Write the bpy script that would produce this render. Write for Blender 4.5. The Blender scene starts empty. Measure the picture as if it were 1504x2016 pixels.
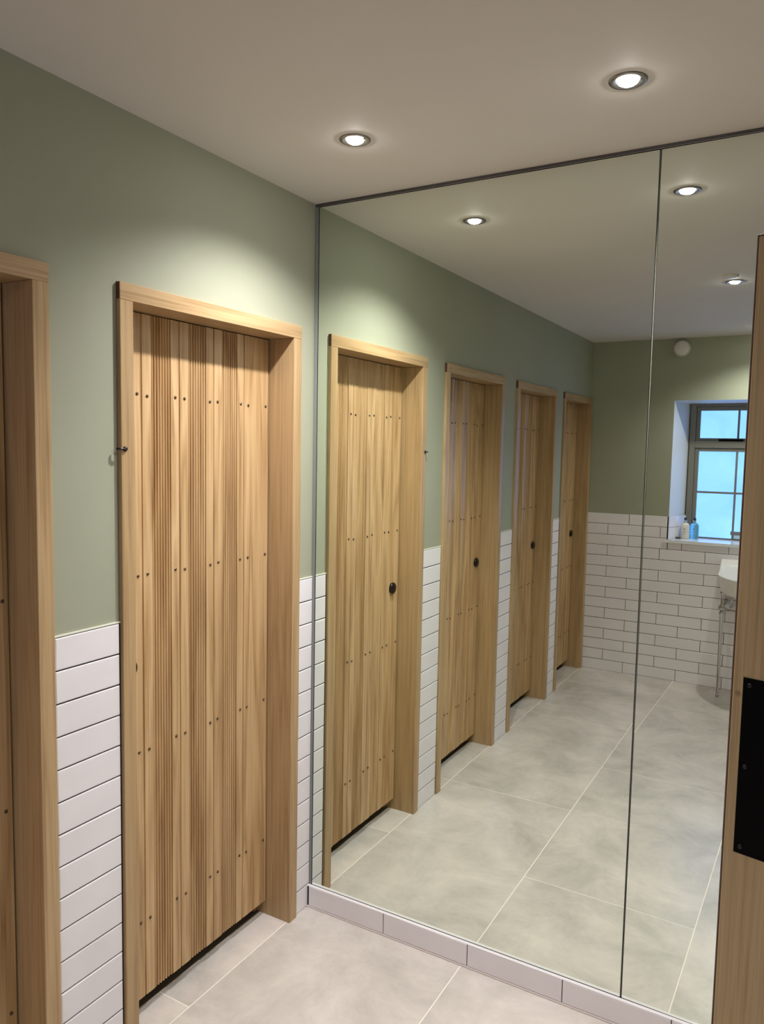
import bpy, bmesh, math, random
from mathutils import Vector, Matrix
random.seed(7)
S = bpy.context.scene
COL = S.collection

# ------------------------------------------------------------------ camera
CAM = Vector((1.4851, -2.1113, 1.6124)); YAW, PITCH, ROLL = map(math.radians, (29.8895, -4.8189, 1.078)); FPX = 1499.12
fw = Vector((-math.sin(YAW)*math.cos(PITCH), math.cos(YAW)*math.cos(PITCH), math.sin(PITCH)))
rt = Vector((math.cos(YAW), math.sin(YAW), 0)); up = rt.cross(fw)
r2 = math.cos(ROLL)*rt + math.sin(ROLL)*up; u2 = -math.sin(ROLL)*rt + math.cos(ROLL)*up
cd = bpy.data.cameras.new('camera'); cam = bpy.data.objects.new('camera', cd); COL.objects.link(cam)
M = Matrix(((r2.x, u2.x, -fw.x, CAM.x), (r2.y, u2.y, -fw.y, CAM.y), (r2.z, u2.z, -fw.z, CAM.z), (0, 0, 0, 1)))
cam.matrix_world = M
cd.sensor_fit = 'HORIZONTAL'; cd.sensor_width = 36; cd.lens = FPX/1504*36; cd.clip_start = .02
S.camera = cam
# ------------------------------------------------------------------ world, exposure, lamps
W = bpy.data.worlds.new('overcast_sky'); S.world = W; W.use_nodes = True
bg = W.node_tree.nodes['Background']; bg.inputs[0].default_value = (.55, .75, 1, 1); bg.inputs[1].default_value = .6
S.view_settings.view_transform = 'Standard'; S.view_settings.look = 'None'; S.view_settings.gamma = 1
S.view_settings.use_curve_mapping = False
S.view_settings.exposure = 0.0
S.cycles.use_denoising = True
S.cycles.sample_clamp_indirect = 6
S.cycles.max_bounces = 14; S.cycles.diffuse_bounces = 7; S.cycles.glossy_bounces = 8
S.cycles.blur_glossy = 1.0
SPOT_W = (74, 70, 16, 46); SPOT_COL = (1, .975, .985); SPOT_ANG = 137; SPOT_BLEND = 1.0
PANE_E = 1.0

# ------------------------------------------------------------------ helpers
def srgb(r, g, b):
    f = lambda c: c/12.92 if c <= .04045 else ((c+.055)/1.055)**2.4
    return (f(r/255), f(g/255), f(b/255), 1)

class Node:
    def __init__(s, nt): s.nt = nt
    def __call__(s, t, **kw):
        n = s.nt.nodes.new(t)
        for k, v in kw.items(): setattr(n, k, v)
        return n
    def link(s, a, b): s.nt.links.new(a, b)

def mat(name, col=(.8, .8, .8, 1), rough=.5, metal=0, spec=.5, coat=0):
    m = bpy.data.materials.new(name); m.use_nodes = True
    p = m.node_tree.nodes['Principled BSDF']
    p.inputs['Base Color'].default_value = col; p.inputs['Roughness'].default_value = rough
    p.inputs['Metallic'].default_value = metal; p.inputs['Specular IOR Level'].default_value = spec
    p.inputs['Coat Weight'].default_value = coat
    return m

def ramp(N, fac, stops):
    r = N('ShaderNodeValToRGB'); e = r.color_ramp.elements
    while len(e) < len(stops): e.new(.5)
    for q, (p, c) in zip(e, stops): q.position = p; q.color = c
    N.link(fac, r.inputs[0]); return r

def mottled(name, c1, c2, scale, rough, bump=0, bscale=None, spec=.5, detail=4, stretch=(1, 1, 1), distort=0):
    m = mat(name, c1, rough, spec=spec); nt = m.node_tree; N = Node(nt); p = nt.nodes['Principled BSDF']
    tc = N('ShaderNodeTexCoord'); mp = N('ShaderNodeMapping'); mp.inputs['Scale'].default_value = stretch
    N.link(tc.outputs['Object'], mp.inputs[0])
    n = N('ShaderNodeTexNoise'); n.inputs['Scale'].default_value = scale; n.inputs['Detail'].default_value = detail
    n.inputs['Distortion'].default_value = distort
    N.link(mp.outputs[0], n.inputs['Vector'])
    r = ramp(N, n.outputs['Fac'], [(.3, c1), (.7, c2)]); N.link(r.outputs[0], p.inputs['Base Color'])
    if bump:
        n2 = N('ShaderNodeTexNoise'); n2.inputs['Scale'].default_value = bscale or scale*4; N.link(tc.outputs['Object'], n2.inputs['Vector'])
        b = N('ShaderNodeBump'); b.inputs['Strength'].default_value = bump; b.inputs['Distance'].default_value = .002
        N.link(n2.outputs['Fac'], b.inputs['Height']); N.link(b.outputs[0], p.inputs['Normal'])
    return m

def oak(name, dark, mid, light, axis=2, rough=.34, knot=None, figure=1.0):
    """straight grained oak, grain running along the given axis of the object"""
    m = mat(name, mid, rough, spec=.42); nt = m.node_tree; N = Node(nt); p = nt.nodes['Principled BSDF']
    tc = N('ShaderNodeTexCoord'); oi = N('ShaderNodeObjectInfo')
    at = N('ShaderNodeAttribute'); at.attribute_name = 'board'
    off = N('ShaderNodeMath', operation='MULTIPLY_ADD'); N.link(oi.outputs['Random'], off.inputs[0]); off.inputs[1].default_value = 37.0
    bo = N('ShaderNodeMath', operation='MULTIPLY'); N.link(at.outputs['Fac'], bo.inputs[0]); bo.inputs[1].default_value = 3.7
    N.link(bo.outputs[0], off.inputs[2])
    cx = N('ShaderNodeCombineXYZ')
    for i in range(3): N.link(off.outputs[0], cx.inputs[i])
    ad = N('ShaderNodeVectorMath', operation='ADD'); N.link(tc.outputs['Object'], ad.inputs[0]); N.link(cx.outputs[0], ad.inputs[1])
    def stretched(cross, along, detail, dist=0):
        mp = N('ShaderNodeMapping'); s = [cross]*3; s[axis] = along; mp.inputs['Scale'].default_value = s
        N.link(ad.outputs[0], mp.inputs[0])
        n = N('ShaderNodeTexNoise'); n.inputs['Scale'].default_value = 1; n.inputs['Detail'].default_value = detail; n.inputs['Distortion'].default_value = dist
        N.link(mp.outputs[0], n.inputs['Vector']); return n
    broad = stretched(14, .9, 2, .4)
    # cathedral figure: repeated bands of the broad noise
    fig = N('ShaderNodeMath', operation='MULTIPLY'); N.link(broad.outputs['Fac'], fig.inputs[0]); fig.inputs[1].default_value = 9.0
    fr = N('ShaderNodeMath', operation='PINGPONG'); N.link(fig.outputs[0], fr.inputs[0]); fr.inputs[1].default_value = 1.0
    grain = stretched(170, 2.6, 3)
    pores = stretched(480, 9, 2)
    a1 = N('ShaderNodeMath', operation='MULTIPLY_ADD'); N.link(fr.outputs[0], a1.inputs[0]); a1.inputs[1].default_value = .16*figure
    g1 = N('ShaderNodeMath', operation='MULTIPLY'); N.link(grain.outputs['Fac'], g1.inputs[0]); g1.inputs[1].default_value = .60
    N.link(g1.outputs[0], a1.inputs[2])
    a2 = N('ShaderNodeMath', operation='MULTIPLY_ADD'); N.link(pores.outputs['Fac'], a2.inputs[0]); a2.inputs[1].default_value = .3
    N.link(a1.outputs[0], a2.inputs[2])
    r = ramp(N, a2.outputs[0], [(.28, dark), (.52, mid), (.80, light)])
    # each board has a tone of its own
    tn = N('ShaderNodeAttribute'); tn.attribute_name = 'tone'
    hs = N('ShaderNodeMixRGB', blend_type='MULTIPLY'); hs.inputs[0].default_value = 1
    tr = ramp(N, tn.outputs['Fac'], [(0, (1, 1, 1, 1)), (1, (.84, .80, .74, 1))])
    N.link(r.outputs[0], hs.inputs[1]); N.link(tr.outputs[0], hs.inputs[2])
    last = hs
    if knot:
        d = N('ShaderNodeVectorMath', operation='DISTANCE'); N.link(tc.outputs['Object'], d.inputs[0]); d.inputs[1].default_value = knot
        kr = ramp(N, d.outputs['Value'], [(0, (.35, .27, .22, 1)), (.007, (1, 1, 1, 1))])
        k = N('ShaderNodeMixRGB', blend_type='MULTIPLY'); k.inputs[0].default_value = 1
        N.link(hs.outputs[0], k.inputs[1]); N.link(kr.outputs[0], k.inputs[2]); last = k
    N.link(last.outputs[0], p.inputs['Base Color'])
    b = N('ShaderNodeBump'); b.inputs['Strength'].default_value = .18; b.inputs['Distance'].default_value = .001
    N.link(a2.outputs[0], b.inputs['Height']); N.link(b.outputs[0], p.inputs['Normal'])
    return m

# ------------------------------------------------------------------ materials
PAINT = mottled('sage_wall_paint', srgb(158, 160, 139), srgb(162, 164, 143), 3, .62, bump=.05, bscale=260, spec=.3)
CEIL = mottled('ceiling_paint', srgb(214, 208, 199), srgb(218, 212, 203), 2, .7, bump=.04, bscale=200, spec=.25)
TILE = mottled('gloss_white_tile', srgb(232, 228, 230), srgb(238, 234, 236), 6, .16, bump=.10, bscale=22, spec=.5)
GROUT = mat('dark_grout', srgb(24, 22, 24), .9, spec=.2)
FLOOR = None
LIGHTGROUT = mat('pale_floor_grout', srgb(248, 240, 228), .8, spec=.2)
OD, OM, OL = srgb(150, 120, 82), srgb(181, 151, 110), srgb(197, 169, 128)
OAKZ = oak('oak_upright_grain', OD, OM, OL, 2)
OAKY = oak('oak_level_grain', OD, OM, OL, 1)
OAKEND = mat('oak_end_grain', srgb(98, 62, 50), .7, spec=.3)
LEAFOAK = oak('oak_board_grain', srgb(144, 111, 72), srgb(184, 150, 106), srgb(206, 174, 130), 2, figure=2.0)
VENEER = oak('oak_veneer', srgb(164, 139, 98), srgb(194, 168, 124), srgb(208, 183, 140), 2, rough=.45, knot=(.014, -.002, 1.185), figure=.5)
LIP = mat('dark_oak_lipping', srgb(92, 68, 56), .55)
NAILM = mat('dark_iron_nail', srgb(92, 74, 60), .4, metal=.5)
BRONZE = mat('dark_bronze', srgb(34, 25, 21), .28, metal=.35)
CHROME = mat('chrome', (.60, .60, .61, 1), .06, metal=1)
BRUSHED = mat('brushed_nickel', (.30, .285, .265, 1), .3, metal=1)
GREYTRIM = mat('grey_aluminium_trim', srgb(140, 143, 140), .4, metal=.15)
DARKTRIM = mat('dark_grey_trim', srgb(84, 80, 78), .5, metal=.3)
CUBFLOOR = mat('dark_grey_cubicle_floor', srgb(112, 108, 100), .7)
SEAL = mat('greyish_sealant', srgb(196, 186, 180), .5)
CREAM = mat('cream_sealant', srgb(226, 224, 208), .5)
WHITEP = mat('white_plastic', srgb(222, 218, 212), .38)
CERAMIC = mat('white_ceramic', srgb(240, 238, 234), .12, coat=.4)
SILLW = mat('gloss_white_sill', srgb(236, 236, 238), .14)
REVEAL = mat('white_reveal_paint', srgb(214, 216, 212), .5)
WINPAINT = mat('grey_sage_window_paint', srgb(122, 119, 108), .4)
BLACK = mat('satin_black_metal', srgb(4, 4, 4), .5, spec=.08)
DKSCREW = mat('dark_screw', srgb(24, 23, 24), .4, metal=.3)
EDGE = mat('polished_glass_edge', srgb(26, 28, 27), .15)
MIRROR = mat('silvered_mirror', (.845, .90, .82, 1), 0.0, metal=1)
LOTION = mat('cream_bottle_plastic', srgb(222, 214, 198), .25)
BLUEB = mat('blue_liquid_bottle', srgb(165, 236, 246), .45)
PUMP = mat('black_pump_cap', srgb(22, 22, 24), .35)
INK = mat('grey_label_print', srgb(140, 128, 112), .6)
DARKOBJ = mat('dark_rubber', srgb(52, 58, 60), .5)
BLUEB.node_tree.nodes['Principled BSDF'].inputs['Transmission Weight'].default_value = .8

def emis(name, col, e):
    m = bpy.data.materials.new(name); m.use_nodes = True; nt = m.node_tree; nt.nodes.clear(); N = Node(nt)
    o = N('ShaderNodeOutputMaterial'); q = N('ShaderNodeEmission'); q.inputs[0].default_value = col; q.inputs[1].default_value = e
    N.link(q.outputs[0], o.inputs[0]); return m
LENS = emis('lit_lamp_lens', (1, .97, .95, 1), 170)
def pane_mat():
    m = mat('frosted_daylit_glass', srgb(40, 46, 50), .3); nt = m.node_tree; N = Node(nt); p = nt.nodes['Principled BSDF']
    tc = N('ShaderNodeTexCoord'); n = N('ShaderNodeTexNoise'); n.inputs['Scale'].default_value = 5; n.inputs['Detail'].default_value = 3
    n.inputs['Distortion'].default_value = .8
    N.link(tc.outputs['Object'], n.inputs['Vector'])
    r = ramp(N, n.outputs['Fac'], [(.3, (.36, .82, 2.2, 1)), (.72, (.45, .96, 2.6, 1))])
    N.link(r.outputs[0], p.inputs['Emission Color']); p.inputs['Emission Strength'].default_value = PANE_E
    return m
PANE = pane_mat()

def floor_mat():
    m = mat('concrete_look_porcelain', (.5, .5, .5, 1), .27, spec=.45); nt = m.node_tree; N = Node(nt); p = nt.nodes['Principled BSDF']
    tc = N('ShaderNodeTexCoord'); at = N('ShaderNodeAttribute'); at.attribute_name = 'tone'
    cx = N('ShaderNodeCombineXYZ'); sc = N('ShaderNodeMath', operation='MULTIPLY'); N.link(at.outputs['Fac'], sc.inputs[0]); sc.inputs[1].default_value = 23
    for i in range(3): N.link(sc.outputs[0], cx.inputs[i])
    ad = N('ShaderNodeVectorMath', operation='ADD'); N.link(tc.outputs['Object'], ad.inputs[0]); N.link(cx.outputs[0], ad.inputs[1])
    n = N('ShaderNodeTexNoise'); n.inputs['Scale'].default_value = 3.2; n.inputs['Detail'].default_value = 7; n.inputs['Roughness'].default_value = .68; n.inputs['Distortion'].default_value = .35
    N.link(ad.outputs[0], n.inputs['Vector'])
    r = ramp(N, n.outputs['Fac'], [(.30, srgb(180, 175, 167)), (.5, srgb(205, 198, 190)), (.70, srgb(226, 217, 208))])
    # pale flecks
    v = N('ShaderNodeTexVoronoi'); v.inputs['Scale'].default_value = 16; N.link(ad.outputs[0], v.inputs['Vector'])
    fl = ramp(N, v.outputs['Distance'], [(.02, (1, 1, 1, 1)), (.06, (0, 0, 0, 1))])
    n3 = N('ShaderNodeTexNoise'); n3.inputs['Scale'].default_value = 4; N.link(ad.outputs[0], n3.inputs['Vector'])
    gate = ramp(N, n3.outputs['Fac'], [(.5, (0, 0, 0, 1)), (.6, (.55, .55, .55, 1))])
    mu = N('ShaderNodeMixRGB', blend_type='MULTIPLY'); mu.inputs[0].default_value = 1; N.link(fl.outputs[0], mu.inputs[1]); N.link(gate.outputs[0], mu.inputs[2])
    mx = N('ShaderNodeMixRGB'); N.link(mu.outputs[0], mx.inputs[0]); N.link(r.outputs[0], mx.inputs[1]); mx.inputs[2].default_value = srgb(222, 214, 202)
    N.link(mx.outputs[0], p.inputs['Base Color'])
    return m
FLOOR = floor_mat()

# ------------------------------------------------------------------ mesh builder
class MB:
    def __init__(s): s.bm = bmesh.new(); s.tone = s.bm.faces.layers.float.new('tone'); s.board = s.bm.faces.layers.float.new('board')
    def face(s, pts, mi=0, tone=0, board=0, smooth=False):
        f = s.bm.faces.new([s.bm.verts.new(p) for p in pts]); f.material_index = mi; f[s.tone] = tone; f[s.board] = board; f.smooth = smooth; return f
    def vface(s, vs, mi=0, tone=0, board=0, smooth=False):
        f = s.bm.faces.new(vs); f.material_index = mi; f[s.tone] = tone; f[s.board] = board; f.smooth = smooth; return f
    def box(s, a, b, mi=0, tone=0, board=0, bev=0, faces=None):
        """axis aligned box; bev = chamfer of all edges; faces = {(axis,sign): material}"""
        x0, y0, z0 = (min(p, q) for p, q in zip(a, b)); x1, y1, z1 = (max(p, q) for p, q in zip(a, b))
        v = [s.bm.verts.new(p) for p in ((x0,y0,z0),(x1,y0,z0),(x1,y1,z0),(x0,y1,z0),(x0,y0,z1),(x1,y0,z1),(x1,y1,z1),(x0,y1,z1))]
        fs = []
        for key, idx in (((2,-1),(3,2,1,0)),((2,1),(4,5,6,7)),((1,-1),(0,1,5,4)),((0,1),(1,2,6,5)),((1,1),(2,3,7,6)),((0,-1),(3,0,4,7))):
            fs.append(s.vface([v[i] for i in idx], (faces or {}).get(key, mi), tone, board))
        if bev:
            es = list({e for f in fs for e in f.edges})
            g = bmesh.ops.bevel(s.bm, geom=es, offset=bev, segments=1, affect='EDGES', profile=.5)
        return fs
    def loft(s, rings, mi=0, closed=True, cap0=False, cap1=False, smooth=True):
        R = [[s.bm.verts.new(p) for p in r] for r in rings]; n = len(R[0])
        for a, b in zip(R, R[1:]):
            for i in range(n if closed else n-1):
                j = (i+1) % n; s.vface((a[i], a[j], b[j], b[i]), mi, smooth=smooth)
        if cap0: s.vface(R[0][::-1], mi)
        if cap1: s.vface(R[-1], mi)
        return R
    def lathe(s, prof, c=(0, 0, 0), axis='z', n=24, mi=0, cap0=True, cap1=True, smooth=True):
        c = Vector(c); rings = []
        for r, h in prof:
            ring = []
            for i in range(n):
                a = 2*math.pi*i/n; p, q = r*math.cos(a), r*math.sin(a)
                ring.append(c + Vector({'z': (p, q, h), 'x': (h, p, q), 'y': (q, h, p)}[axis]))
            rings.append(ring)
        s.loft(rings, mi, True, cap0, cap1, smooth)
    def tube(s, pts, rad, n=12, mi=0):
        pts = [Vector(p) for p in pts]; rad = rad if hasattr(rad, '__len__') else [rad]*len(pts); rings = []
        for i, p in enumerate(pts):
            t = (pts[min(i+1, len(pts)-1)] - pts[max(i-1, 0)]).normalized()
            a = t.orthogonal().normalized() if i == 0 else (pa - pa.dot(t)*t).normalized()
            pa = a; b = t.cross(a)
            rings.append([p + rad[i]*(math.cos(2*math.pi*k/n)*a + math.sin(2*math.pi*k/n)*b) for k in range(n)])
        s.loft(rings, mi, True, True, True)
    def build(s, name, mats, parent=None, origin=(0, 0, 0), fix=True):
        if fix: bmesh.ops.recalc_face_normals(s.bm, faces=s.bm.faces)
        me = bpy.data.meshes.new(name); bmesh.ops.translate(s.bm, verts=s.bm.verts, vec=-Vector(origin))
        s.bm.to_mesh(me); s.bm.free()
        for m in (mats if isinstance(mats, (list, tuple)) else [mats]): me.materials.append(m)
        o = bpy.data.objects.new(name, me); COL.objects.link(o)
        if parent is not None:
            o.parent = parent
        else: o.location = origin
        return o

def empty(name, loc, rz=0):
    o = bpy.data.objects.new(name, None); COL.objects.link(o); o.location = loc; o.rotation_euler = (0, 0, rz)
    o.empty_display_size = .05; return o
def tag(o, label=None, cat=None, group=None, kind=None):
    for k, v in (('label', label), ('category', cat), ('group', group), ('kind', kind)):
        if v: o[k] = v
    return o
def put(o, parent, loc=(0, 0, 0)): o.parent = parent; o.location = loc; return o

# ------------------------------------------------------------------ dimensions
H = 2.402; WX = 2.16; YB = -3.52
TH, TG, TL = .0747, .0031, .299           # tile height, joint, length
ROW = TH + TG; NROW = 15; WZ = NROW*ROW  # 1.167
TOP, JW, FP, RD = 1.9977, .0425, .0118, .0994
DOORS = [(-.0842, -.8229), (-1.0141, -1.7384), (-1.9346, -2.6598), (-2.8193, -3.510)]
LX = FP - RD                              # door leaf face

def tile(mb, ax, u0, u1, z0, z1, base, face, sgn):
    """one pillowed tile: ax = axis the wall faces, u along the wall; base->face along ax"""
    if u1 - u0 < .004: return
    e = min(.0024, (u1-u0)*.3); k = .0013
    j = [random.uniform(-.0005, .0005) for _ in range(4)]
    P = lambda u, z, d: (d, u, z) if ax == 0 else (u, d, z)
    o = [(u0, z0), (u1, z0), (u1, z1), (u0, z1)]; i_ = [(u0+e, z0+e), (u1-e, z0+e), (u1-e, z1-e), (u0+e, z1-e)]
    A = [mb.bm.verts.new(P(u, z, base)) for u, z in o]
    B = [mb.bm.verts.new(P(u, z, face - sgn*k)) for u, z in o]
    C = [mb.bm.verts.new(P(u, z, face + q)) for (u, z), q in zip(i_, j)]
    for X, Y in ((A, B), (B, C)):
        for q in range(4): mb.vface((X[q], X[(q+1) % 4], Y[(q+1) % 4], Y[q]), 1)
    mb.vface(C, 1)

def tile_run(mb, ax, u0, u1, base, face, sgn, joint_odd, joint_even, rows=NROW, z0=0.0):
    for k in range(rows):
        za = z0 + k*ROW + (TG if k else .001); zb = z0 + (k+1)*ROW
        j0 = joint_odd if (rows-k) % 2 else joint_even
        if j0 is None: cuts = [u0, u1]
        else:
            n0 = math.ceil((u0 - j0)/(TL+TG)); cuts = [u0]; q = j0 + n0*(TL+TG)
            while q < u1 - 1e-4: 
                if q > u0 + .003: cuts.append(q)
                q += TL+TG
            cuts.append(u1)
        for a, b in zip(cuts, cuts[1:]): tile(mb, ax, a+TG/2, b-TG/2, za, zb-.0002, base, face, sgn)

# ------------------------------------------------------------------ floor
mb = MB()
mb.box((-1.3, YB-.02, -.06), (-.1192, .05, -.004), 1); mb.box((-.1192, YB-.02, -.06), (3.4, .05, -.0006), 1)
G = .0034
def ftile(x0, x1, y0, y1):
    t = random.random(); mb.box((x0+G/2, y0+G/2, -.004), (x1-G/2, y1-G/2, 0), 0, tone=t)
def col(x0, x1, joints):
    js = sorted([YB-.02] + joints + [.045])
    for a, b in zip(js, js[1:]): ftile(x0, x1, a, b)
col(0, .596, [-1.19, -2.35]); col(.596, 1.192, [-.57, -1.745, -2.885]); col(1.192, 1.788, [-1.19, -2.35]); col(1.788, 2.40, [-.57, -1.745, -2.885])
col(2.40, 3.395, [-1.19, -2.35])
col(-.115, 0, [-.587, -1.19, -1.76, -2.35, -2.95])
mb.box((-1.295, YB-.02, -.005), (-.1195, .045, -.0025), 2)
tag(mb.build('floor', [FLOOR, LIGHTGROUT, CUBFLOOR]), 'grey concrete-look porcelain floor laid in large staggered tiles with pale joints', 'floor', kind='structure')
# ------------------------------------------------------------------ ceiling
mb = MB(); mb.box((-1.3, YB-.02, H), (3.4, .05, H+.06))
LIGHTS = [(.395, -.39), (1.080, -.39), (1.06, -1.78), (1.08, -3.17)]
tag(mb.build('ceiling', CEIL), 'plain off-white plastered ceiling with recessed lights', 'ceiling', kind='structure')
# ------------------------------------------------------------------ wall with the doors (left)
mb = MB()
edges = [0.05] + [v for d in DOORS for v in d] + [YB-.02]
WT = -.155
for i in range(0, len(edges), 2):
    y1, y0 = edges[i], edges[i+1]
    mb.box((WT, y0, 0), (0, y1, H), 0)
    a, b = max(y0, YB), min(y1, 0)
    if b - a > .02:
        mb.box((0, a, 0), (.0016, b, WZ), 2)
        tile_run(mb, 0, a+.003, b-.003 if b < 0 else b-.0005, .0, .0045, 1, None, None)
for a, b in DOORS: mb.box((WT, b, TOP), (0, a, H), 0)
tag(mb.build('wall_left', [PAINT, TILE, GROUT]), 'long sage green wall with white tiles below, pierced by four oak cubicle doors', 'wall', kind='structure')
mb = MB()
for i in range(0, len(edges)-2, 2):
    y1, y0 = min(edges[i], 0), edges[i+1]
    mb.box((0, y0, WZ+.002), (.0042, y1, WZ+.0055), 0)
tag(mb.build('trim_1', CREAM), 'thin cream bead along the top of the white tiles between the doors', 'tile trim', kind='structure')
# cubicles behind the doors, shut
mb = MB(); mb.box((-1.3, YB-.02, 0), (-1.25, .05, H)); mb.box((-1.25, 0, 0), (WT, .05, H))
for y in (-.92, -1.835, -2.74): mb.box((-1.25, y-.02, 0), (WT, y+.02, H))
mb.box((-1.25, YB-.02, 0), (WT, YB, H))
tag(mb.build('wall_cubicles', REVEAL), 'plain partitions of the cubicles behind the oak doors', 'wall', kind='structure')
# ------------------------------------------------------------------ wall behind the mirror (front)
mb = MB(); mb.box((0, .0065, 0), (WX+.15, .05, H))
tag(mb.build('wall_front', PAINT), 'wall hidden behind the tall mirror panels', 'wall', kind='structure')
PZ = .0752; PY = -.0134
mb = MB(); mb.box((0.0005, PY+.0025, 0), (WX, .0065, PZ-.0015), 2)
cuts = [.0005, .0095] + [.0105+.302*k for k in range(1, 8)] + [WX]
for a, b in zip(cuts, cuts[1:]):
    if b-a < .02: continue
    tile(mb, 1, a+.0012, b-.0012, .003, PZ-.001, .0, PY, -1)
mb.box((.001, PY+.0004, PZ-.0012), (WX, -.0012, PZ), 1)
mb.box((.001, PY-.005, 0), (WX, PY+.003, .003), 3)
tag(mb.build('baseboard_front', [TILE, TILE, GROUT, SEAL]), 'single row of white tiles skirting the floor under the mirror', 'tile skirting', kind='structure')
mb = MB()
mb.box((.0012, -.0015, PZ+.0005), (.0125, .0064, 2.3925), 0); mb.box((.0125, .002, PZ), (.0142, .0064, 2.3925), 1)
tag(mb.build('trim_2', [GREYTRIM, BLACK]), 'grey upright metal trim closing the mirror against the door wall', 'mirror trim', kind='structure')
mb = MB(); mb.box((.0012, -.002, 2.3935), (WX, .0064, H-.0002), 0); mb.box((.0142, -.002, 2.3925), (WX, .0064, 2.3935), 1)
tag(mb.build('trim_3', [DARKTRIM, CHROME]), 'dark metal channel between the mirror top and the ceiling', 'mirror trim', kind='structure')
# ------------------------------------------------------------------ wall with the window (back)
WX0, WX1, WZ0, WZ1 = .512, 1.545, 1.005, 1.978       # opening
FX0, FX1, FZ0, FZ1, FY = .582, 1.473, 1.005, 1.967, -3.77
mb = MB(); T = .03
mb.box((-.02, YB-T, 0), (WX0, YB, H)); mb.box((WX1, YB-T, 0), (WX+.15, YB, H)); mb.box((WX0, YB-T, WZ1), (WX1, YB, H)); mb.box((WX0, YB-T, 0), (WX1, YB, WZ0-.02))
# splayed reveals
def slab(p, q, n, mi):
    P = [Vector(v) for v in p+q]; n = Vector(n); mb.loft([P, [v+n for v in P]], mi, True, True, True, False)
slab([(WX0, YB-.0002, WZ0-.02), (FX0, FY-.05, FZ0-.02)], [(FX0, FY-.05, FZ1), (WX0, YB-.0002, WZ1)], (-.05, 0, 0), 3)
slab([(WX1, YB-.0002, WZ0-.02), (WX1, YB-.0002, WZ1)], [(FX1, FY-.05, FZ1), (FX1, FY-.05, FZ0-.02)], (.05, 0, 0), 3)
slab([(WX0-.02, YB-.0002, WZ1), (FX0-.02, FY-.05, FZ1)], [(FX1+.02, FY-.05, FZ1), (WX1+.02, YB-.0002, WZ1)], (0, 0, .05), 3)
mb.box((FX0-.1, FY-.09, FZ0-.06), (FX1+.1, YB-T, FZ0-.021), 0)
# tiles
for xa, xb, r0, r1 in ((.006, WX0-.003, 0, NROW), (WX0-.003, WX1+.003, 0, 12), (WX1+.003, WX-.004, 0, NROW)):
    mb.box((xa-.004, YB, 0), (xb+.003, YB+.0016, r1*ROW if r1 == NROW else WZ0-.022), 2)
def back_tiles(k, xa, xb, ztop=None):
    za = k*ROW + (TG if k else .001); zb = ztop or (k+1)*ROW
    j0 = .305 if (NROW-k) % 2 else .157
    n0 = math.ceil((xa-j0)/(TL+TG)); cs = [xa]; q = j0+n0*(TL+TG)
    while q < xb-1e-4:
        if q > xa+.003: cs.append(q)
        q += TL+TG
    cs.append(xb)
    for a, b in zip(cs, cs[1:]): tile(mb, 1, a+TG/2, b-TG/2, za, zb-.0002, YB, YB+.0045, 1)
for k in range(NROW):
    if (k+1)*ROW <= WZ0-.02: back_tiles(k, .005, WX-.005)
    elif k*ROW < WZ0-.03:
        back_tiles(k, .005, WX0-.002); back_tiles(k, WX1+.002, WX-.005); back_tiles(k, WX0, WX1, WZ0-.022)
    else:
        back_tiles(k, .005, WX0-.006); back_tiles(k, WX1+.006, WX-.005)
# tiled lower part of the splayed reveal, two courses
for z0_, z1_ in ((WZ0+.002, 13.98*ROW), (14*ROW+.001, WZ)):
    for f0, f1 in ((.01, .55), (.56, .99)):
        for sx, (xa, xb) in ((1, (WX0, FX0)), (-1, (WX1, FX1))):
            A = Vector((xa+(xb-xa)*f0, YB+(FY-YB)*f0, 0)); B = Vector((xa+(xb-xa)*f1, YB+(FY-YB)*f1, 0)); n = Vector((sx*.004, sx*0, 0))
            P = [A+Vector((0,0,z0_)), B+Vector((0,0,z0_)), B+Vector((0,0,z1_)), A+Vector((0,0,z1_))]
            mb.loft([P, [v+n for v in P]], 1, True, True, True, False)
mb.box((WX0-.005, YB, WZ0+.0), (WX0-.0005, YB+.005, WZ), 2); mb.box((WX1+.0005, YB, WZ0), (WX1+.005, YB+.005, WZ), 2)
tag(mb.build('wall_back', [PAINT, TILE, GROUT, REVEAL]), 'far sage green wall with brick-bond white tiles below and a recessed window', 'wall', kind='structure')
# ------------------------------------------------------------------ right wall with the entrance
EY0, EY1, EZ = -1.66, -.795, 2.03
mb = MB()
for y0, y1, z0, z1 in ((EY1, .05, 0, H), (YB-.03, EY0, 0, H), (EY0, EY1, EZ, H)):
    mb.box((WX, y0, z0), (WX+.13, y1, z1), 0)
for a, b in ((EY1+.06, -.002), (YB+.006, EY0-.06)):
    mb.box((WX-.0016, a-.003, 0), (WX, b, WZ), 2); tile_run(mb, 0, a, b, WX, WX-.0045, -1, -.30, -.15)
tag(mb.build('wall_right', [PAINT, TILE, GROUT]), 'sage green wall with white tiles that holds the entrance', 'wall', kind='structure')
mb = MB(); mb.box((3.25, YB-.02, 0), (3.3, .05, H)); mb.box((WX+.13, EY1+.35, 0), (3.25, EY1+.4, H)); mb.box((WX+.13, EY0-.5, 0), (3.25, EY0-.45, H))
tag(mb.build('wall_corridor', PAINT), 'plain corridor walls outside the entrance', 'wall', kind='structure')

# ------------------------------------------------------------------ cubicle doors
def nail_mesh():
    b = MB(); n = 8
    prof = [(.0046, 0), (.0046, .0012), (.0030, .0028), (.0008, .0034)]
    b.lathe(prof, axis='x', n=n, cap1=True, smooth=False); o = b.build('nail', NAILM); me = o.data; bpy.data.objects.remove(o); return me
NAIL = nail_mesh()

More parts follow.
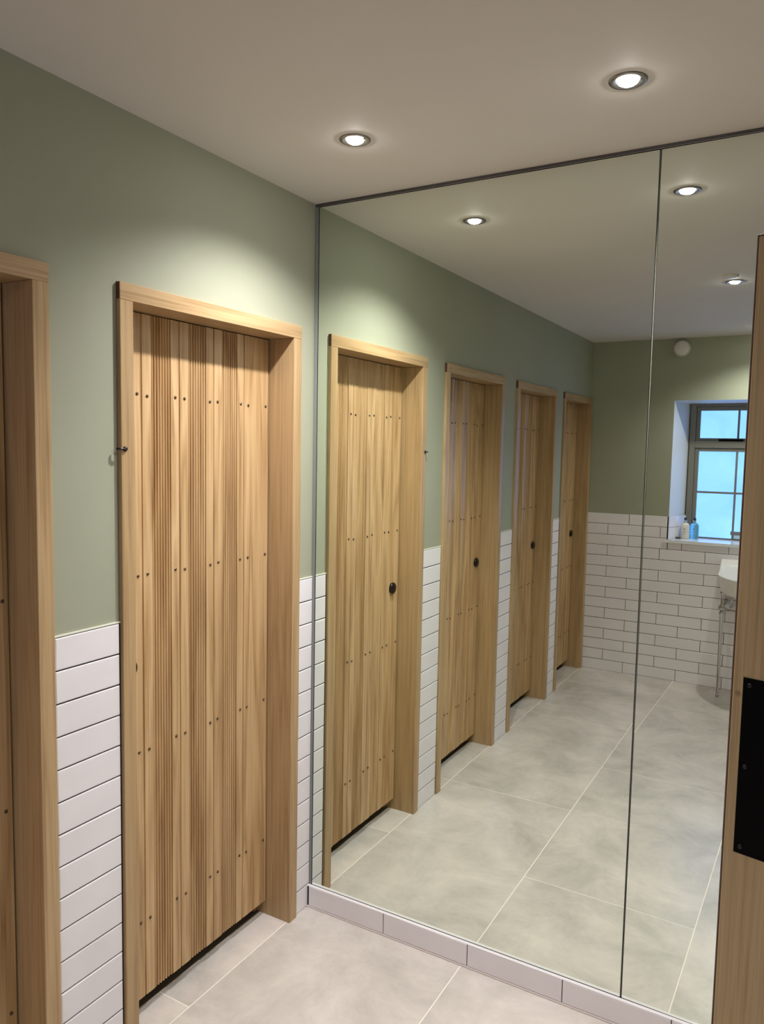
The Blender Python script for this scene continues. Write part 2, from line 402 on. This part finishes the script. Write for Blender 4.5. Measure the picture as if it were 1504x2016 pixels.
def leaf(mb, y0, y1, z0, z1):
    """boarded leaf: five boards, three of them with a reeded middle; y0 = knob edge, y1 = hinge edge"""
    w = y1-y0; k = w/.65
    cuts = [y0, y0+.110*k, y0+.249*k, y0+.390*k, y0+.528*k, y1]
    prof = []          # (y, depth, tone, board)
    for i, (a, b) in enumerate(zip(cuts, cuts[1:])):
        tone = random.choice((.0, .15, .3, .1)) + random.uniform(0, .25); bd = random.uniform(0, 40)
        ga = 0 if i == 0 else .0028; gb = 0 if i == 4 else .0028
        pts = [(a, -.0060 if ga else -.002), (a+max(ga, .002), 0)]
        if 1 <= i <= 3:
            m0 = a+.035*k; m1 = b-.033*k; nb = 7; pw = (m1-m0)/nb
            pts.append((m0, 0)); pts.append((m0+.0008, -.0080))
            for q in range(nb):
                c = m0+pw*(q+.5); r = pw*.5-.0011
                for t in range(7):
                    an = math.pi*(1-t/6); pts.append((c+r*math.cos(an), -.0080+.0076*math.sin(an)))
            pts.append((m1-.0008, -.0080)); pts.append((m1, 0))
        pts += [(b-max(gb, .002), 0), (b, -.0060 if gb else -.002)]
        prof.append((pts, tone, bd))
    # front: one skin per board, sharing no vertices so that every board keeps a crisp edge
    for pts, tone, bd in prof:
        lo = [mb.bm.verts.new((LX+d, y, z0+.001)) for y, d in pts]; hi = [mb.bm.verts.new((LX+d, y, z1)) for y, d in pts]
        for i in range(len(pts)-1):
            mb.vface((lo[i], lo[i+1], hi[i+1], hi[i]), 0, tone, bd)
    mb.box((LX-.040, y0, z0), (LX-.0086, y1, z1), 0, .2, 3)
    return cuts

DLAB = ['closed oak cubicle door nearest the mirror, with a small dark hook on its frame',
        'second oak cubicle door from the mirror, cut off by the left edge and mirrored as the second door',
        'third oak cubicle door from the mirror, seen only as a reflection between two others',
        'farthest oak cubicle door, reflected in the corner beside the tiled window wall']
for di, (a, b) in enumerate(DOORS):
    org = Vector((0, b, 0))
    root = tag(empty('door_%d' % (di+1), org), DLAB[di], 'door', 'oak cubicle doors along the green wall', 'structure')
    for y0, y1 in ((b, b+JW), (a-JW, a)):
        m = MB(); m.box((WT+.003, y0+.0006, 0), (FP, y1-.0006, TOP-JW), 0, bev=.0012, tone=random.uniform(0, .4))
        jo = m.build('jamb', OAKZ, root, org)
        if di == 0 and y0 == b: hookjamb = jo
    m = MB(); m.box((WT+.003, b+.0006, TOP-JW), (FP, a-.0006, TOP-.0006), 0, bev=.0012, tone=random.uniform(0, .4))
    for f in m.bm.faces:
        if abs(f.normal.y) > .9 or (f.calc_area() > .003 and len({round(v.co.y, 3) for v in f.verts}) == 1): f.material_index = 1
    m.build('head', [OAKY, OAKEND], root, org)
    # stop behind the leaf
    m = MB(); x0, x1 = WT+.004, LX-.042
    m.box((x0, b+JW, 0), (x1, b+JW+.014, TOP-JW)); m.box((x0, a-JW-.014, 0), (x1, a-JW, TOP-JW)); m.box((x0, b+JW+.014, TOP-JW-.014), (x1, a-JW-.014, TOP-JW))
    m.build('door_stop', OAKZ, root, org)
    m = MB(); y0, y1 = b+JW+.0048, a-JW-.0034; z0, z1 = .052, TOP-JW-.003
    cuts = leaf(m, y0, y1, z0, z1); lf = m.build('leaf', LEAFOAK, root, org, fix=True)
    ys = []
    for c in cuts[1:-1]: ys += [c-.016, c+.018]
    ys += [y0+.016, y1-.017]
    for z in (.276, .767, 1.256, 1.740):
        for y in ys:
            n = bpy.data.objects.new('nail', NAIL); COL.objects.link(n); n.parent = lf
            n.location = Vector((LX, y+random.uniform(-.002, .002), z+random.uniform(-.003, .003)))-org; n.rotation_euler = (random.uniform(0, 1), 0, 0)
    kb = MB(); kb.lathe([(.0225, 0), (.0225, .003), (.0245, .0055), (.0245, .0085), (.021, .0125), (.013, .0152), (.001, .016)], c=(LX, y0+.056, 1.012), axis='x', n=32)
    kn = kb.build('knob', BRONZE, lf, org); kn['label'] = 'low dark bronze round knob'
    if di == 0:
        hb = MB(); hb.lathe([(.0064, 0), (.0064, .0025), (.0045, .005), (.001, .006)], c=(FP, b+.012, 1.598), axis='x', n=16)
        hb.tube([(FP+.004, b+.012, 1.598), (FP+.006, b+.004, 1.598), (FP+.004, b-.006, 1.598), (FP-.002, b-.013, 1.5985)], [.0026, .0024, .0026, .003], 10)
        h = hb.build('hook', BRONZE, hookjamb, org); h['label'] = 'small dark hook'

# ------------------------------------------------------------------ mirror panels
def mirror(name, x0, x1, rz, label, corner=(0, 0, 0)):
    root = empty(name, (x0, 0, PZ), rz); w = x1-x0; h = 2.3922-PZ
    m = MB(); e = .0016
    o = [(0, 0), (w, 0), (w, h), (0, h)]; i_ = [(e, e), (w-e, e), (w-e, h-e), (e, h-e)]
    B = [m.bm.verts.new((x, .006, z)) for x, z in o]; F = [m.bm.verts.new((x, .0012, z)) for x, z in o]; I = [m.bm.verts.new((x, 0, z)) for x, z in i_]
    for X, Y in ((B, F), (F, I)):
        for q in range(4): m.vface((X[q], X[(q+1) % 4], Y[(q+1) % 4], Y[q]), 1)
    m.vface(I, 0); m.vface(B[::-1], 1)
    m.build('glass', [MIRROR, EDGE], root)
    return tag(root, label, 'mirror', 'frameless wall mirrors')
mirror('wall_mirror', .0145, 1.0788, 0, 'large frameless mirror panel beside the door wall, reflecting the row of oak doors')
mirror('wall_mirror', 1.0808, WX-.01, -.00875, 'right-hand frameless mirror panel, partly hidden by the open oak door, reflecting the window')

# ------------------------------------------------------------------ ceiling lights
LL = ['recessed ceiling light nearest the door wall, above the mirror', 'recessed ceiling light to the right, above the joint of the mirror panels',
      'recessed ceiling light farther into the room, reflected high in the right mirror panel', 'recessed ceiling light above the washbasin by the window']
def make_light():
    root = empty('recessed_light', (0, 0, 0))
    m = MB(); m.lathe([(.0405, 0), (.0405, -.0012), (.038, -.003), (.033, -.0035), (.027, -.0022), (.0235, -.0005), (.0225, -.0002)], n=40, cap0=False, cap1=False)
    put(m.build('bezel', BRUSHED), root)
    m = MB(); m.lathe([(.0224, -.0006), (.0205, -.0045), (.015, -.0080), (.008, -.0096), (.001, -.0100)], n=32, cap0=False); put(m.build('lens', LENS), root)
    m = MB(); m.box((.0245, -.0022, -.0042), (.0285, .0022, -.0015), bev=.0005); put(m.build('clip', CHROME), root)
    ld = bpy.data.lights.new('lamp', 'SPOT'); ld.energy = SPOT_W[0]; ld.color = SPOT_COL; ld.spot_size = math.radians(SPOT_ANG); ld.spot_blend = SPOT_BLEND; ld.shadow_soft_size = .018
    l = bpy.data.objects.new('lamp', ld); COL.objects.link(l); put(l, root, (0, 0, -.024))
    return root
proto = make_light()
for i, (x, y) in enumerate(LIGHTS):
    if i == 0: o = proto
    else:
        o = proto.copy(); COL.objects.link(o)
        for ch in proto.children:
            c = ch.copy(); COL.objects.link(c); c.parent = o
            if c.type == 'LIGHT': c.data = ch.data.copy(); c.data.energy = SPOT_W[i]
    o.location = (x, y, H-.0002); tag(o, LL[i], 'ceiling light', 'recessed ceiling lights')
m = MB(); m.lathe([(.032, 0), (.032, -.006), (.029, -.009), (.016, -.011), (.001, -.0115)], n=32, cap0=False)
o = m.build('ceiling_sensor', WHITEP); o.location = (1.06, -1.645, H); tag(o, 'small white round sensor on the ceiling beside the reflected far light', 'ceiling sensor')
# ------------------------------------------------------------------ smoke alarm
root = empty('smoke_alarm', (.545, YB, 2.332))
m = MB(); m.lathe([(.054, 0), (.054, .012), (.052, .014)], axis='y', n=40); put(m.build('base', WHITEP), root)
m = MB(); m.lathe([(.044, .013), (.044, .020), (.0495, .0205), (.0495, .036), (.047, .042), (.036, .046), (.001, .047)], axis='y', n=40, cap0=False); put(m.build('cover', WHITEP), root)
m = MB(); m.lathe([(.0035, .044), (.0035, .0475), (.001, .048)], c=(-.022, 0, -.012), axis='y', n=12); put(m.build('indicator', SILLW), root)
tag(root, 'round white smoke alarm high on the green wall above the window', 'smoke alarm')

# ------------------------------------------------------------------ window
root = tag(empty('window_1', (FX0, FY, FZ0)), 'grey-green painted casement window with frosted panes in the far wall', 'window', kind='structure')
ORG = (FX0, FY, FZ0)
def ring(m, x0, x1, z0, z1, t, ya, yb, bev=.002, sides=None):
    l, r, b, tp = sides or (t, t, t, t)
    m.box((x0, ya, z0), (x0+l, yb, z1), bev=bev); m.box((x1-r, ya, z0), (x1, yb, z1), bev=bev)
    m.box((x0+l, ya, z0), (x1-r, yb, z0+b), bev=bev); m.box((x0+l, ya, z1-tp), (x1-r, yb, z1), bev=bev)
m = MB(); ring(m, FX0, FX1, FZ0, FZ1, .038, FY, FY-.07, sides=(.038, .038, .004, .017)); m.box((FX0+.038, FY, 1.655), (FX1-.038, FY-.07, 1.704), bev=.002)
m.build('frame', WINPAINT, root, ORG)
COLS = [(.648, .892), (.905, 1.149), (1.162, 1.406)]
m = MB(); ring(m, .6205, FX1-.0385, 1.705, 1.9495, .028, FY-.010, FY-.05, sides=(.0275, .0275, .020, .030))
for x in (.892, 1.149): m.box((x, FY-.014, 1.725), (x+.013, FY-.04, 1.92), bev=.001)
vent = m.build('vent_sash', WINPAINT, root, ORG)
for a, b in COLS:
    m = MB(); m.box((a, FY-.030, 1.725), (b, FY-.034, 1.9195)); m.build('pane', PANE, vent, ORG)
m = MB(); m.box((.775, FY-.010, 1.704), (.935, FY+.006, 1.7175), bev=.003); m.lathe([(.006, 0), (.006, .012)], c=(.79, FY-.004, 1.7105), axis='y', n=12); m.build('stay_handle', BLACK, vent, ORG)
m = MB(); ring(m, .6205, FX1-.0385, 1.0095, 1.6545, .028, FY-.010, FY-.05, sides=(.0275, .0275, .005, .0245))
for x in (.892, 1.149): m.box((x, FY-.012, 1.0145), (x+.013, FY-.04, 1.63), bev=.001)
for a, b in COLS: m.box((a, FY-.014, 1.331), (b, FY-.04, 1.345), bev=.001)
m.box((.885, FY-.008, 1.042), (FX1-.0385-.0275, FY-.04, 1.0665), bev=.001)
low = m.build('lower_sash', WINPAINT, root, ORG)
for i, (a, b) in enumerate(COLS):
    for z0, z1 in ((1.345, 1.63), (1.0145 if i == 0 else 1.0665, 1.331)):
        m = MB(); m.box((a, FY-.030, z0), (b, FY-.034, z1)); m.build('pane', PANE, low, ORG)
m = MB()
P = [(.488, YB+.0155), (1.570, YB+.0155), (1.570, YB+.0052), (WX1, YB+.0052), (FX1+.002, FY+.001), (FX0-.002, FY+.001), (WX0, YB+.0052), (.488, YB+.0052)]
m.loft([[(x, y, .9845) for x, y in P], [(x, y, 1.005) for x, y in P]], 0, True, True, True, False)
s_ = m.build('sill', SILLW, root, ORG); s_['label'] = 'glossy white window sill'

# ------------------------------------------------------------------ bottles on the sill
def bottle(name, x, y, body, label, clear=False):
    root = empty(name, (x, y, 1.0052))
    m = MB(); m.lathe([(.0265, 0), (.0295, .003), (.030, .010), (.030, .084), (.0288, .095), (.0245, .105), (.0165, .112), (.0115, .1145)], n=32); put(m.build('body', body), root)
    m = MB(); m.lathe([(.0116, .1145), (.0116, .134), (.0105, .1352)], n=24); put(m.build('collar', CHROME), root)
    m = MB(); m.lathe([(.0095, .1352), (.0095, .1475), (.008, .149)], n=20); m.box((-.006, -.0055, .1420), (.006, .030, .149), bev=.002)
    put(m.build('pump_cap', PUMP), root)
    m = MB(); 
    for dz, ww in ((.066, .008), (.052, .016), (.047, .011), (.030, .012)):
        R = .0303; n = 6
        A = [(R*math.sin(t), R*math.cos(t)) for t in [(-.5+i/n)*ww/R for i in range(n+1)]]
        h = .010 if dz == .066 else .0022
        m.loft([[(p, q, dz) for p, q in A], [(p, q, dz+h) for p, q in A]], 0, False, smooth=False)
    put(m.build('label_print', INK), root)
    return tag(root, label, 'pump bottle', 'pump bottles on the window sill')
bottle('pump_bottle', .600, -3.668, LOTION, 'cream pump bottle with black cap on the sill, left of the blue one')
bottle('pump_bottle', .657, -3.700, BLUEB, 'blue pump bottle with black cap on the sill, right of the cream one')
m = MB(); m.lathe([(.017, 0), (.020, .003), (.019, .009), (.012, .012), (.001, .0125)], n=20)
for v in m.bm.verts: v.co.y *= .6
o = m.build('trinket', DARKOBJ); o.location = (.562, -3.628, 1.0052); tag(o, 'small dark flat object on the white sill, left of the bottles', 'small object')

# ------------------------------------------------------------------ washbasin on a chrome stand
BX = 1.08
def basin_outline(grow=0.0, back=0.0, n=14):
    half = [(.215, back), (.214, .10), (.208, .19), (.199, .228), (.176, .285), (.140, .345), (.098, .392), (.05, .425), (0, .437)]
    pts = []
    for x, d in half: pts.append((-(x+grow*(1 if x > 0 else 0)), d+(grow if d > .2 else 0)))
    full = pts + [(-x, d) for x, d in pts[-2::-1]]
    return full
def rimz(d): 
    t = max(0, min(1, (.105-d)/.075)); return .822+.080*t*t*(3-2*t)
rootb = empty('washbasin', (BX, YB+.0045, 0))
m = MB(); out = basin_outline()
def ringpts(f, zf, back):
    return [(x*f[0], max(back, d*f[1]+f[2]), zf(d)) for x, d in out]
rings = [ringpts((.80, .74, .0), lambda d: .692, .0), ringpts((.875, .85, .0), lambda d: .698, .0), ringpts((.905, .885, .0), lambda d: .715, .0), ringpts((.95, .94, .0), lambda d: .762, 0), ringpts((.985, .98, 0), lambda d: min(rimz(d)-.018, .806), 0), ringpts((.992, .988, 0), lambda d: rimz(d)-.016, 0),
         ringpts((1, 1, 0), lambda d: rimz(d)-.006, 0), ringpts((.99, .992, 0), lambda d: rimz(d), 0), ringpts((.955, .965, .012), lambda d: rimz(d)-.001, .014),
         ringpts((.90, .925, .02), lambda d: min(rimz(d), .822)-.006, .10), ringpts((.84, .86, .03), lambda d: .775, .13), ringpts((.70, .74, .05), lambda d: .728, .15), ringpts((.35, .42, .12), lambda d: .716, .2)]
m.loft(rings, 0, True, True, True)
put(m.build('basin', CERAMIC), rootb)
for sx in (-1, 1):
    m = MB(); fx, fy = sx*.170, .2
    prof = [(.001, 0), (.009, .003), (.0125, .012), (.009, .022), (.0062, .025), (.0095, .030), (.0095, .036), (.0075, .040), (.009, .30), (.0125, .555), (.016, .562), (.016, .574), (.011, .582)]
    m.lathe(prof, c=(fx, fy, 0), n=24)
    m.lathe([(.011, .582), (.020, .590), (.022, .604), (.018, .616), (.010, .622), (.009, .690), (.015, .698), (.015, .708)], c=(fx, fy, 0), n=24)
    l = put(m.build('leg', CHROME), rootb)
m = MB(); pts = []
for i in range(17):
    t = -1+i/8; pts.append((.170*t, .2+.10*(1-abs(t)**3.2), .604))
m.tube(pts, .0075, 12); 
for sx in (-1, 1): m.tube([(sx*.17, .2, .604), (sx*.17, .004, .604)], .0075, 12); m.lathe([(.020, 0), (.018, .006), (.009, .010)], c=(sx*.17, .001, .604), axis='y', n=20)
put(m.build('rail', CHROME), rootb)
m = MB(); m.tube([(-.125, .13, .735), (-.125, .13, .60)], .010, 12); m.tube([(-.125, .13, .665), (-.125, .165, .665)], .007, 10)
for k in range(6):
    a = k*math.pi/3; m.tube([(-.125, .168, .665), (-.125+.021*math.cos(a), .168, .665+.021*math.sin(a))], [.005, .006], 8)
m.tube([(-.125, .13, .60), (-.125, .005, .585)], .008, 10)
put(m.build('valve', CHROME), rootb)
tag(rootb, 'white bow-fronted washbasin on a chrome console stand under the window', 'washbasin')

# ------------------------------------------------------------------ entrance door, standing open
ang = math.radians(13); A0 = Vector((1.3655, -.628, 0)); LW = .79
rootd = empty('door_5', A0, -ang); tag(rootd, 'open oak-veneered entrance door with a black push plate, cut off at the right edge', 'door', kind='structure')
m = MB(); z0, z1, t = .008, 1.990, .044
m.box((.004, 0, z0), (LW-.002, t, z1-.004), 0, bev=.001); put(m.build('leaf', VENEER), rootd); lf = rootd.children[0]
m = MB(); m.box((0, .0015, z0), (.004, t-.0015, z1), 0, bev=.001); m.box((.004, .0015, z1-.004), (LW-.002, t-.0015, z1), 0, bev=.001)
put(m.build('lipping', LIP), lf)
m = MB(); m.box((.0215, -.0018, .893), (.1215, 0, 1.217), 0, bev=.0006); pl = put(m.build('push_plate', BLACK), lf); pl['label'] = 'black push plate'
for x in (.033, .110):
    for z in (.906, 1.055, 1.204):
        m = MB(); m.lathe([(.0042, 0), (.0042, -.0008), (.003, -.0016), (.001, -.0018)], c=(x, -.0017, z), axis='y', n=14); put(m.build('screw', DKSCREW), pl)
m = MB()
for z in (.25, 1.0, 1.75): m.lathe([(.006, 0), (.006, .1)], c=(LW+.001, t/2-.022, z), n=12)
put(m.build('hinge', BRUSHED), rootd)
m = MB(); x0, x1 = WX-.014, WX+.13
m.box((x0, EY1-.002, 0), (x1, EY1+.045, EZ+.045)); m.box((x0, EY0-.045, 0), (x1, EY0+.002, EZ+.045)); m.box((x0, EY0+.002, EZ-.002), (x1, EY1-.002, EZ+.045))
tag(m.build('trim_4', OAKZ), 'oak lining of the entrance opening in the right wall', 'door lining', kind='structure')
